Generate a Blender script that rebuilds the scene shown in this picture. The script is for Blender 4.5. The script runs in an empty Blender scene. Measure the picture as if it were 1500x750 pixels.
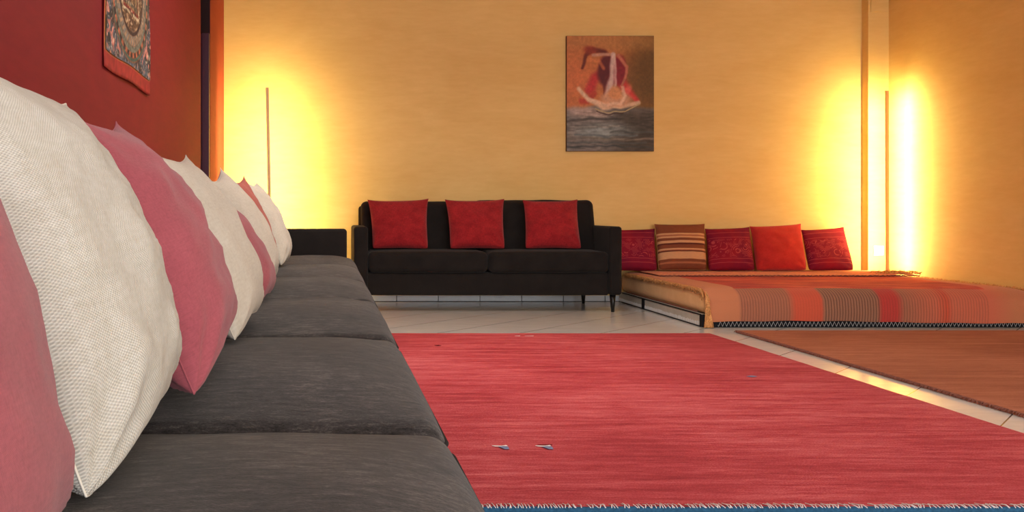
import bpy, bmesh, math, random
import numpy as np
from mathutils import Vector, noise
random.seed(7)
sc = bpy.context.scene
COL = sc.collection

# ------------------------------------------------------------------ camera
cam_d = bpy.data.cameras.new('camera')
cam_d.sensor_fit = 'HORIZONTAL'; cam_d.sensor_width = 36.0
cam_d.lens = 36.0 * 1300 / 1500
cam_d.shift_x = 0.18; cam_d.shift_y = -0.0433
cam_d.clip_start = 0.02
cam = bpy.data.objects.new('camera', cam_d); COL.objects.link(cam)
cam.location = (0, 0, 0.77); cam.rotation_euler = (math.pi/2, 0, 0)
sc.camera = cam
# ------------------------------------------------------------------ exposure / world / daylight
sc.view_settings.view_transform = 'Standard'
sc.view_settings.look = 'None'
sc.view_settings.gamma = 1.0
sc.view_settings.use_curve_mapping = False
sc.view_settings.exposure = 0.0
sc.cycles.use_denoising = True
sc.cycles.max_bounces = 8
sc.cycles.sample_clamp_indirect = 6.0
w = bpy.data.worlds.new('world'); sc.world = w; w.use_nodes = True
w.node_tree.nodes['Background'].inputs[0].default_value = (0.75, 0.87, 1.0, 1)
w.node_tree.nodes['Background'].inputs[1].default_value = 1.0

def area(name, loc, rot, sx, sy, power, color, spread=180):
    d = bpy.data.lights.new(name, 'AREA'); d.shape = 'RECTANGLE'; d.size = sx; d.size_y = sy
    d.energy = power; d.color = color; d.spread = math.radians(spread)
    o = bpy.data.objects.new(name, d); COL.objects.link(o); o.location = loc; o.rotation_euler = rot
    return o
# daylight entering through the glazed opening of the rear wall, behind the camera
area('daylight', (1.95, -2.95, 1.35), (math.radians(90), 0, 0), 5.0, 2.1, 232, (0.98, 0.985, 1.0))
# added unseen fill light under the ceiling, lifts the bed side and seats
area('ceiling_fill', (0.6, 4.4, 2.86), (0, 0, 0), 1.2, 1.2, 46, (1.0, 0.93, 0.84), 150)

# room numbers (metres)
XL, XR, YB, YF, ZC = -0.89, 4.755, -3.0, 7.61, 2.9

# ------------------------------------------------------------------ helpers
def lin(c):
    return tuple((x/255/12.92 if x/255 <= .04045 else ((x/255+.055)/1.055)**2.4) for x in c)

def mesh_obj(name, bm, mats, parent=None, smooth=True):
    me = bpy.data.meshes.new(name); bm.normal_update(); bm.to_mesh(me); bm.free()
    for m in (mats if isinstance(mats, (list, tuple)) else [mats]): me.materials.append(m)
    if smooth:
        for p in me.polygons: p.use_smooth = True
    o = bpy.data.objects.new(name, me); COL.objects.link(o)
    if parent: o.parent = parent
    return o
def tag(o, label=None, cat=None, group=None, kind=None):
    if label: o['label'] = label
    if cat: o['category'] = cat
    if group: o['group'] = group
    if kind: o['kind'] = kind
    return o
def empty(name, loc, label, cat, group=None):
    o = bpy.data.objects.new(name, None); COL.objects.link(o); o.location = loc
    o.empty_display_size = .1
    return tag(o, label, cat, group)
def settle(root, o):
    """parent o to root keeping world coordinates baked in its mesh"""
    o.parent = root
    o.data.transform(__import__('mathutils').Matrix.Translation(-Vector(root.location)))
    return o

def add_box(bm, x0, x1, y0, y1, z0, z1, bev=0, seg=2, mat=0):
    r = bmesh.ops.create_cube(bm, size=1)
    vs = r['verts']
    for v in vs:
        v.co = Vector(((x0+x1)/2+v.co.x*(x1-x0), (y0+y1)/2+v.co.y*(y1-y0), (z0+z1)/2+v.co.z*(z1-z0)))
    fs = set(f for v in vs for f in v.link_faces)
    if bev:
        es = set(e for v in vs for e in v.link_edges)
        r = bmesh.ops.bevel(bm, geom=list(es), offset=bev, segments=seg, affect='EDGES', profile=.5)
        fs = set(r['faces']) | set(f for f in fs if f.is_valid)
    for f in fs:
        if f.is_valid: f.material_index = mat
def box_obj(name, b, m, parent=None, bev=0, seg=2):
    bm = bmesh.new(); add_box(bm, *b, bev=bev, seg=seg)
    o = mesh_obj(name, bm, m, None, smooth=False)
    if parent is not None: settle(parent, o)
    return o

def axis_nodes(h, r, n, k=4):
    a = [math.tan(i*math.pi/4/k)*r for i in range(1, k+1)]
    inner = [-(h-r)+(2*(h-r))*i/n for i in range(n+1)]
    return [-(h-r)-x for x in reversed(a)] + inner + [(h-r)+x for x in a]
def add_soft(bm, c, half, r, nx=12, ny=12, nz=2, fn=None, k=4):
    """rounded, subdivided box; fn(Vector local, half) -> Vector deforms it"""
    r = min(r, *[h*.98 for h in half])
    ax = [axis_nodes(half[0], r, nx, k), axis_nodes(half[1], r, ny, k), axis_nodes(half[2], r, nz, k)]
    cache = {}
    def vert(p):
        key = (round(p[0], 6), round(p[1], 6), round(p[2], 6))
        if key in cache: return cache[key]
        q = [max(-(half[i]-r), min(half[i]-r, p[i])) for i in range(3)]
        d = Vector([p[i]-q[i] for i in range(3)])
        o = Vector(q) + (d.normalized()*r if d.length > 0 else d)
        if fn: o = fn(o, half)
        v = bm.verts.new(o+Vector(c)); cache[key] = v; return v
    for a in range(3):
        b_, c_ = (a+1) % 3, (a+2) % 3
        for s in (-1, 1):
            B, Cc = ax[b_], ax[c_]
            for i in range(len(B)-1):
                for j in range(len(Cc)-1):
                    q = []
                    for (ii, jj) in ((i, j), (i+1, j), (i+1, j+1), (i, j+1)):
                        p = [0, 0, 0]; p[a] = s*half[a]; p[b_] = B[ii]; p[c_] = Cc[jj]; q.append(vert(p))
                    if s < 0: q.reverse()
                    try: bm.faces.new(q)
                    except ValueError: pass
def add_tube(bm, pts, r, sides=6, closed=False, taper=None):
    pts = [Vector(p) for p in pts]; n = len(pts); rings = []
    for i, p in enumerate(pts):
        a = pts[(i-1) % n] if (closed or i > 0) else p
        b = pts[(i+1) % n] if (closed or i < n-1) else p
        t = (b-a); t = t.normalized() if t.length > 1e-9 else Vector((0, 0, 1))
        up = Vector((0, 0, 1)) if abs(t.z) < .9 else Vector((1, 0, 0))
        s = t.cross(up).normalized(); u = s.cross(t)
        rr = r*(taper(i/(n-1)) if taper else 1)
        rings.append([bm.verts.new(p+(s*math.cos(2*math.pi*k/sides)+u*math.sin(2*math.pi*k/sides))*rr) for k in range(sides)])
    m = n if closed else n-1
    for i in range(m):
        A, B = rings[i], rings[(i+1) % n]
        for k in range(sides):
            bm.faces.new((A[k], A[(k+1) % sides], B[(k+1) % sides], B[k]))
    if not closed:
        bm.faces.new(list(reversed(rings[0]))); bm.faces.new(rings[-1])
def add_cone(bm, x, y, z0, z1, r0, r1, sides=16):
    add_tube(bm, [(x, y, z0), (x, y, z0+(z1-z0)*.5), (x, y, z1)], 1, sides, taper=lambda t: r0+(r1-r0)*t)

# ------------------------------------------------------------------ materials
class NT:
    def __init__(s, name):
        s.m = bpy.data.materials.new(name); s.m.use_nodes = True
        s.t = s.m.node_tree; s.b = s.t.nodes['Principled BSDF']
    def n(s, typ, **kw):
        x = s.t.nodes.new(typ)
        for k, v in kw.items(): setattr(x, k, v)
        return x
    def l(s, a, b): s.t.links.new(a, b)
    def noise(s, vec, scale, detail=4, rough=.55, dist=0):
        x = s.n('ShaderNodeTexNoise'); x.inputs['Scale'].default_value = scale
        x.inputs['Detail'].default_value = detail; x.inputs['Roughness'].default_value = rough
        x.inputs['Distortion'].default_value = dist
        if vec is not None: s.l(vec, x.inputs['Vector'])
        return x.outputs['Fac']
    def mapping(s, vec, scale=(1, 1, 1), rot=(0, 0, 0), loc=(0, 0, 0)):
        x = s.n('ShaderNodeMapping'); x.inputs['Scale'].default_value = scale
        x.inputs['Rotation'].default_value = rot; x.inputs['Location'].default_value = loc
        s.l(vec, x.inputs['Vector']); return x.outputs['Vector']
    def ramp(s, fac, stops, interp='LINEAR'):
        x = s.n('ShaderNodeValToRGB'); cr = x.color_ramp; cr.interpolation = interp
        while len(cr.elements) < len(stops): cr.elements.new(.5)
        for e, (p, c) in zip(cr.elements, stops):
            e.position = p; e.color = (*c, 1) if len(c) == 3 else c
        s.l(fac, x.inputs['Fac']); return x.outputs['Color']
    def mix(s, fac, a, b, typ='MIX'):
        x = s.n('ShaderNodeMix', data_type='RGBA', blend_type=typ)
        for sock, v in ((x.inputs[0], fac), (x.inputs[6], a), (x.inputs[7], b)):
            if hasattr(v, 'is_linked') or hasattr(v, 'links'): s.l(v, sock)
            elif isinstance(v, (int, float)): sock.default_value = v
            else: sock.default_value = (*v, 1)
        return x.outputs[2]
    def math(s, op, a, b=None, clamp=False):
        x = s.n('ShaderNodeMath', operation=op); x.use_clamp = clamp
        for i, v in enumerate((a, b)):
            if v is None: continue
            if isinstance(v, (int, float)): x.inputs[i].default_value = v
            else: s.l(v, x.inputs[i])
        return x.outputs[0]
    def bump(s, h, strength=.3, dist=.002):
        x = s.n('ShaderNodeBump'); x.inputs['Strength'].default_value = strength
        x.inputs['Distance'].default_value = dist
        s.l(h, x.inputs['Height']); s.l(x.outputs['Normal'], s.b.inputs['Normal'])
    def col(s, c):
        if isinstance(c, tuple): s.b.inputs['Base Color'].default_value = (*c, 1)
        else: s.l(c, s.b.inputs['Base Color'])
    def rough(s, v, spec=.5):
        s.b.inputs['Roughness'].default_value = v; s.b.inputs['Specular IOR Level'].default_value = spec
    def obj(s): return s.n('ShaderNodeTexCoord').outputs['Object']
    def uv(s): return s.n('ShaderNodeTexCoord').outputs['UV']

def plain(name, c, rough=.6, spec=.4, metal=0, var=.06, scale=30):
    k = NT(name); base = lin(c)
    f = k.noise(k.obj(), scale)
    k.col(k.ramp(f, [(.3, tuple(x*(1-var) for x in base)), (.7, tuple(min(1, x*(1+var)) for x in base))]))
    k.rough(rough, spec); k.b.inputs['Metallic'].default_value = metal
    return k.m
def fabric(name, c, c2=None, pitch=.002, weave=.25, mottle=.12, sc_m=9, stretch=(1, 1, 1), bump=.35, sheen=.15, grain=.12):
    """woven cloth: UV in metres; threads of the given pitch"""
    k = NT(name); a = lin(c); b = lin(c2) if c2 else tuple(x*.8 for x in a)
    uvv = k.uv()
    big = k.noise(k.mapping(k.obj(), stretch), sc_m, 5, .6)
    base = k.ramp(big, [(.32, b), (.68, a)])
    fine = k.noise(k.mapping(uvv, (1/pitch*.5, 1/pitch*.14, 1)), 1, 3, .7)
    fine2 = k.noise(k.mapping(uvv, (1/pitch*.14, 1/pitch*.5, 1)), 1, 3, .7)
    gr = k.math('ADD', k.math('MULTIPLY', fine, .5), k.math('MULTIPLY', fine2, .5))
    base = k.mix(grain, base, k.ramp(gr, [(.35, (0, 0, 0)), (.65, (1, 1, 1))]), 'OVERLAY')
    sep = k.n('ShaderNodeSeparateXYZ'); k.l(uvv, sep.inputs[0])
    su = k.math('SINE', k.math('MULTIPLY', sep.outputs[0], 2*math.pi/pitch))
    sv = k.math('SINE', k.math('MULTIPLY', sep.outputs[1], 2*math.pi/pitch))
    wv = k.math('MULTIPLY', su, sv)
    wf = k.math('ADD', k.math('MULTIPLY', wv, .5), .5)
    base = k.mix(weave, base, k.ramp(wf, [(.1, (.15, .14, .13)), (.9, (1, 1, 1))]), 'MULTIPLY')
    k.col(base); k.rough(.9, .15)
    k.b.inputs['Sheen Weight'].default_value = sheen
    k.bump(k.math('ADD', wf, gr), bump, pitch*.5)
    return k.m
def stucco(name, c, c2, sc_=1.2, stretch=(1, 1, 2.5), bump=.15):
    k = NT(name); v = k.obj()
    f1 = k.noise(k.mapping(v, stretch), sc_, 6, .6, .6)
    f2 = k.noise(k.mapping(v, (1, 1, 5)), 7, 6, .65)
    f = k.math('ADD', k.math('MULTIPLY', f1, .6), k.math('MULTIPLY', f2, .4))
    k.col(k.ramp(f, [(.35, lin(c)), (.65, lin(c2))])); k.rough(.75, .25)
    k.bump(k.noise(v, 60, 6, .7), bump, .002)
    return k.m

M = {}
M['yellow'] = stucco('ochre_wall_plaster', (225, 184, 112), (235, 198, 128))
M['red'] = stucco('red_wall_plaster', (122, 22, 32), (136, 28, 36), 1.5, bump=.1)
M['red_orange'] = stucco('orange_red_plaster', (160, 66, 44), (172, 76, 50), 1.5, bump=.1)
M['dark_niche'] = plain('niche_shade', (38, 12, 16), .8)  # near-black colour puts the shade of the unlit niche into the surface
M['ceil'] = stucco('ceiling_plaster', (228, 220, 205), (236, 230, 218))
M['purple'] = plain('purple_paint', (72, 26, 46), .45)
M['white_plastic'] = plain('white_plastic', (235, 230, 215), .35, var=.02)
M['base_tile'] = plain('baseboard_tile', (200, 203, 205), .25, var=.03)
M['grout'] = plain('dark_joint', (60, 60, 62), .8)
M['black_fabric'] = plain('black_cloth', (24, 25, 30), .85, .2)
M['white_thread'] = plain('white_thread', (225, 225, 225), .7)
M['leg'] = plain('black_lacquered_wood', (20, 17, 16), .3)
M['brass'] = plain('bronze_metal', (120, 92, 60), .4, .5, .7)
M['frame'] = plain('window_frame_paint', (210, 205, 195), .4)

def tile_floor():
    k = NT('glazed_floor_tile'); v = k.obj()
    sep = k.n('ShaderNodeSeparateXYZ'); k.l(v, sep.inputs[0])
    X, Y = sep.outputs[0], sep.outputs[1]
    P = .52
    def line(e, off, wd):
        t = k.math('FRACT', k.math('DIVIDE', k.math('SUBTRACT', e, off), P))
        d = k.math('ABSOLUTE', k.math('SUBTRACT', t, .5))      # .5 at a joint
        return k.math('GREATER_THAN', d, .5-wd/P/2)
    a = line(k.math('SUBTRACT', Y, X), 1.29-5.2, .0075)
    b = line(k.math('ADD', Y, X), 8.83-10.4, .0075)
    n1 = k.noise(v, 1.3, 5, .6); n2 = k.noise(k.mapping(v, (3, 14, 1), (0, 0, .78)), 1.5, 5, .6)
    f = k.math('ADD', k.math('MULTIPLY', n1, .5), k.math('MULTIPLY', n2, .5))
    base = k.ramp(f, [(.35, lin((208, 207, 204))), (.65, lin((224, 223, 220)))])
    base = k.mix(k.math('MULTIPLY', b, .35), base, lin((232, 232, 230)))
    base = k.mix(a, base, lin((95, 94, 92)))
    k.col(base); k.rough(.14, .6)
    h = k.math('SUBTRACT', 1, k.math('MAXIMUM', a, b)); k.bump(h, .3, .001)
    return k.m
M['tile'] = tile_floor()

def rug_mat(name, dark, mid, light, seed, sx=3.2, sy=44):
    k = NT(name); v = k.obj()
    vv = k.mapping(v, (1, 1, 1), loc=(seed, seed*.7, 0))
    s1 = k.noise(k.mapping(vv, (sx*.55, sy*.45, 1)), 1, 6, .72, .3)
    s2 = k.noise(k.mapping(vv, (sx*4, sy*5, 1)), 1, 4, .75)
    s3 = k.noise(vv, 1.1, 3, .5)
    s4 = k.noise(k.mapping(vv, (170, 260, 1)), 1, 2, .8)
    f = k.math('ADD', k.math('ADD', k.math('MULTIPLY', s1, .30), k.math('MULTIPLY', s2, .30)),
               k.math('ADD', k.math('MULTIPLY', s3, .16), k.math('MULTIPLY', s4, .24)))
    k.col(k.ramp(f, [(.42, lin(dark)), (.5, lin(mid)), (.585, lin(light))]))
    k.rough(.95, .05); k.b.inputs['Sheen Weight'].default_value = .05
    k.bump(k.math('ADD', s4, s2), .5, .004)
    return k.m
M['rug_red'] = rug_mat('red_wool_pile', (142, 38, 47), (179, 62, 70), (208, 108, 112), 0)
M['rug_brown'] = rug_mat('brown_wool_pile', (138, 78, 56), (164, 98, 70), (186, 120, 94), 5.3)
M['blue_yarn'] = plain('blue_binding_yarn', (42, 82, 112), .9, .1, var=.3, scale=120)
M['white_yarn'] = plain('white_yarn', (226, 216, 214), .9, .1, var=.1, scale=80)
M['motif_blue'] = plain('blue_grey_yarn', (120, 128, 160), .9, .1, var=.15, scale=200)
M['motif_dark'] = plain('dark_red_yarn', (96, 18, 26), .9, .1, var=.15, scale=200)
M['fringe_dark'] = plain('dark_maroon_yarn', (136, 88, 76), .9, .1, var=.4, scale=120)

def upholstery():
    k = NT('charcoal_chenille'); v = k.obj()
    s1 = k.noise(k.mapping(v, (26, 95, 60)), 1, 6, .78)
    s2 = k.noise(k.mapping(v, (220, 420, 420)), 1, 3, .8)
    s3 = k.noise(v, 5, 3, .5)
    f = k.math('ADD', k.math('MULTIPLY', s1, .5), k.math('ADD', k.math('MULTIPLY', s2, .3), k.math('MULTIPLY', s3, .2)))
    k.col(k.ramp(f, [(.40, lin((30, 27, 27))), (.52, lin((58, 54, 53))), (.61, lin((96, 90, 87)))]))
    k.rough(.95, .1); k.b.inputs['Sheen Weight'].default_value = .12
    k.b.inputs['Sheen Roughness'].default_value = .5
    k.bump(k.math('ADD', s1, s2), .5, .002)
    return k.m
M['sofa'] = upholstery()
M['sofa_dark'] = fabric('black_brown_upholstery', (34, 29, 27), (26, 22, 21), .004, .1, sheen=.05)
M['piping'] = plain('dark_piping', (44, 42, 42), .9, .1)
M['linen'] = fabric('ecru_linen_weave', (212, 208, 198), (203, 198, 187), .0036, .42, bump=.6, grain=.15)
M['linen_far'] = fabric('ecru_linen', (204, 197, 184), (194, 186, 172), .003, .15, grain=.12)
M['pink'] = fabric('dusty_pink_cotton', (164, 84, 94), (150, 74, 84), .0016, .12, bump=.25, grain=.15)
M['terracotta'] = fabric('terracotta_cotton', (172, 84, 70), (156, 72, 60), .0016, .12, bump=.25)
M['red_cloth'] = fabric('red_brushed_cloth', (158, 33, 38), (134, 24, 30), .003, .12, sc_m=14, grain=.3)

# ------------------------------------------------------------------ setting
def struct(name, b, m, bev=0):
    return tag(box_obj(name, b, m, None, bev), kind='structure')
struct('floor', (XL-1.0, XR+.2, YB-.2, YF+.2, -.1, 0), M['tile'])
struct('ceiling', (XL-1.0, XR+.2, YB-.2, YF+.2, ZC, ZC+.1), M['ceil'])
struct('wall_back', (XL-.2, XR+.2, YF, YF+.15, 0, ZC), M['yellow'])
struct('wall_right', (XR, XR+.15, YB, YF, 0, ZC), M['yellow'])
struct('wall_pillar', (4.58, XR, 7.52, YF, 0, ZC), M['yellow'])
# left wall: long red stretch, a tall dark niche with a door leaf, a short return to the corner
struct('wall_left', (XL-.15, XL, YB, 6.22, 0, ZC), M['red'])
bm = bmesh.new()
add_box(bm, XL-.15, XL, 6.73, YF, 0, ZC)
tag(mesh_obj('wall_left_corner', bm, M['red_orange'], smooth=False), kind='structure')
bm = bmesh.new()
add_box(bm, XL-.62, XL-.60, 5.7, 7.4, 0, ZC)
add_box(bm, XL-.60, XL-.15, 5.68, 5.70, 0, ZC)
add_box(bm, XL-.60, XL-.15, 7.40, 7.42, 0, ZC)
add_box(bm, XL-.15, XL-.002, 6.722, 6.729, 0, ZC)  # thin liner added so the jamb looks as unlit as the niche
tag(mesh_obj('wall_niche', bm, M['dark_niche'], smooth=False), kind='structure')
bm = bmesh.new(); add_box(bm, -.948, -.893, 6.68, 6.720, 0.0, 2.115, .003); add_box(bm, -1.30, -.948, 6.69, 6.716, 0, 2.11)
tag(mesh_obj('door_1', bm, M['purple'], smooth=False), kind='structure')
# rear wall with a wide glazed opening behind the camera
bm = bmesh.new()
add_box(bm, XL-.2, -.75, YB-.15, YB, 0, ZC); add_box(bm, 4.55, XR+.2, YB-.15, YB, 0, ZC)
add_box(bm, -.75, 4.55, YB-.15, YB, 2.45, ZC); add_box(bm, -.75, 4.55, YB-.15, YB, 0, .25)
tag(mesh_obj('wall_rear', bm, M['ceil'], smooth=False), kind='structure')
bm = bmesh.new()
for x in (-.75, 1.87, 4.49): add_box(bm, x, x+.06, YB-.1, YB-.04, .25, 2.45)
add_box(bm, -.75, 4.55, YB-.1, YB-.04, .25, .31); add_box(bm, -.75, 4.55, YB-.1, YB-.04, 2.39, 2.45)
tag(mesh_obj('window_1', bm, M['frame'], smooth=False), kind='structure')
# tiled baseboard along the far wall
bm = bmesh.new(); x = XL
x = .59-.357*4
xs = []
while x < 4.58: xs.append(x); x += .357
for a in xs:
    a0 = max(a, XL); add_box(bm, a0+.003, min(a+.357, 4.58)-.003, YF-.012, YF, 0.004, .052, .001, 1)
add_box(bm, XL, 4.58, YF-.006, YF, 0, .05, mat=1)
tag(mesh_obj('baseboard_back', bm, [M['base_tile'], M['grout']], smooth=False), kind='structure')
tag(box_obj('trim_1', (4.60, 4.745, 7.512, 7.52, 2.46, 2.72), M['yellow'], bev=.002), kind='structure')

# ------------------------------------------------------------------ wall socket
root = empty('wall_socket', (4.665, 7.52, .44), 'square white socket plate low on the yellow pillar in the corner', 'socket')
settle(root, box_obj('plate', (4.623, 4.707, 7.511, 7.52, .398, .482), M['white_plastic'], bev=.003))
settle(root, box_obj('rocker', (4.641, 4.689, 7.506, 7.511, .416, .464), M['white_plastic'], bev=.002))

# ------------------------------------------------------------------ corner floor lamps
def led_lamp(base, top, face, label, power, second=None):
    """slim vertical bar; the diffuser looks along face (x, y) into the corner"""
    bx, by = base; h = 1.765
    root = empty('floor_lamp', (bx, by, 0), label, 'floor lamp', 'slim bar floor lamps in the corners')
    f = Vector((face[0], face[1], 0)).normalized(); s = Vector((-f.y, f.x, 0))
    dx = Vector((top[0]-bx, top[1]-by, 0))
    def bar(name, off, hw, hd, z0, z1, m):
        bm = bmesh.new()
        vs = []
        for z in (z0, z1):
            for (a, b) in ((-1, -1), (1, -1), (1, 1), (-1, 1)):
                vs.append(bm.verts.new(s*(a*hw)+f*(off+b*hd)+dx*(z/h)+Vector((0, 0, z))))
        for q in ((3, 2, 1, 0), (4, 5, 6, 7), (0, 1, 5, 4), (1, 2, 6, 5), (2, 3, 7, 6), (3, 0, 4, 7)):
            bm.faces.new([vs[i] for i in q])
        return mesh_obj(name, bm, m, root, smooth=False)
    bar('pole', 0, .011, .007, .02, h, M['lamp_body'])
    bar('light_strip', .009, .007, .0015, .05, h-.01, M['led'])
    bm = bmesh.new(); add_box(bm, -.09, .09, -.06, .06, 0, .018, .004)
    mesh_obj('base', bm, M['lamp_body'], root, smooth=False)
    # light of the strip; the second is an added light widening the wall glow
    for fx, fy, pw_ in [(f.x, f.y, power)]+([second] if second else []):
      f = Vector((fx, fy, 0)).normalized()
      rot = Vector((f.x, f.y, 0)).to_track_quat('-Z', 'Y').to_euler()
      o = area('strip_light', (bx+f.x*.016+dx.x*.5, by+f.y*.016+dx.y*.5, .90), (0, 0, 0), .012, 1.70, power, (1.0, .83, .36), 178)
      o.rotation_euler = rot
      mw = Vector((bx, by, 0)); o.location = Vector(o.location)-mw; o.parent = root
    return root
M['lamp_body'] = plain('bronze_lamp_bar', (222, 176, 122), .5, .4, .2)
k = NT('warm_led'); k.b.inputs['Emission Color'].default_value = (1, .8, .45, 1); k.b.inputs['Emission Strength'].default_value = 6
M['led'] = k.m
led_lamp((-.450, 7.12), (-.485, 7.12), (-.25, 1), 'slim vertical bar lamp in the left corner, lighting the yellow wall behind the long sofa', 33)
led_lamp((4.605, 7.30), (4.60, 7.30), (-.05, 1), 'slim vertical bar lamp in the right corner beside the pillar, behind the low bed', 23, (1, -.35, 19))

# ------------------------------------------------------------------ pictures
def paint_obj(name, mat, grid_fn, nu, nv, color_fn, parent=None):
    """a flat (or gently waved) printed surface; color_fn(u, v arrays) -> sRGB 0-255 array"""
    us = np.linspace(0, 1, nu); vs = np.linspace(0, 1, nv)
    U, V = np.meshgrid(us, vs)
    P = grid_fn(U.ravel(), V.ravel())
    C = color_fn(U, V).reshape(-1, 3)/255.0
    C = np.where(C <= .04045, C/12.92, ((np.clip(C, 0, 1)+.055)/1.055)**2.4)
    idx = np.arange(nu*nv).reshape(nv, nu)
    F = np.stack([idx[:-1, :-1], idx[:-1, 1:], idx[1:, 1:], idx[1:, :-1]], -1).reshape(-1, 4)
    me = bpy.data.meshes.new(name); me.from_pydata(P.tolist(), [], F.tolist())
    at = me.color_attributes.new('paint', 'FLOAT_COLOR', 'POINT')
    buf = np.ones((nu*nv, 4), dtype=np.float32); buf[:, :3] = C
    at.data.foreach_set('color', buf.ravel()); me.materials.append(mat)
    for p in me.polygons: p.use_smooth = True
    o = bpy.data.objects.new(name, me); COL.objects.link(o)
    if parent: settle(parent, o)
    return o
def attr_mat(name, rough):
    k = NT(name); a = k.n('ShaderNodeAttribute'); a.attribute_name = 'paint'
    k.col(k.mix(.25, a.outputs['Color'], k.ramp(k.noise(k.obj(), 220, 4, .7), [(.3, (.3, .3, .3)), (.7, (.7, .7, .7))]), 'OVERLAY'))
    k.rough(rough, .3); k.bump(k.noise(k.obj(), 160, 4), .3, .001); return k.m
rng = np.random.default_rng(3)
def vnoise(U, V, fx, fy, seed):
    r = np.random.default_rng(seed); G = r.random((int(fy)+3, int(fx)+3))
    x = U*fx; y = V*fy; i = x.astype(int); j = y.astype(int); fx_ = x-i; fy_ = y-j
    fx_ = fx_*fx_*(3-2*fx_); fy_ = fy_*fy_*(3-2*fy_)
    return (G[j, i]*(1-fx_)+G[j, i+1]*fx_)*(1-fy_)+(G[j+1, i]*(1-fx_)+G[j+1, i+1]*fx_)*fy_
def sst(x, a, b):
    t = np.clip((x-a)/(b-a), 0, 1); return t*t*(3-2*t)
def over(C, mask, col):
    return C*(1-mask[..., None])+np.array(col, float)*mask[..., None]
def blob(U, V, cx, cy, rx, ry, rot=0, soft=.35, asp=.75):
    dx = (U-cx)*asp; dy = V-cy; c, s = math.cos(rot), math.sin(rot)
    d = np.sqrt(((dx*c+dy*s)/(rx*asp))**2+((-dx*s+dy*c)/ry)**2)
    return 1-sst(d, 1-soft, 1+soft*.4)
def stroke(U, V, pts, w0, w1=None, soft=.75, asp=.75):
    w1 = w0 if w1 is None else w1; m = np.zeros_like(U)
    n = len(pts)-1
    for i in range(n):
        (ax, ay), (bx, by) = pts[i], pts[i+1]
        ax_, bx_ = ax*asp, bx*asp; dx, dy = bx_-ax_, by-ay; L = dx*dx+dy*dy+1e-9
        t = np.clip(((U*asp-ax_)*dx+(V-ay)*dy)/L, 0, 1)
        d = np.hypot(U*asp-(ax_+t*dx), V-(ay+t*dy))
        ww = w0+(w1-w0)*(i+t)/n
        m = np.maximum(m, 1-sst(d/ww, 1-soft, 1+soft*.3))
    return m
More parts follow.
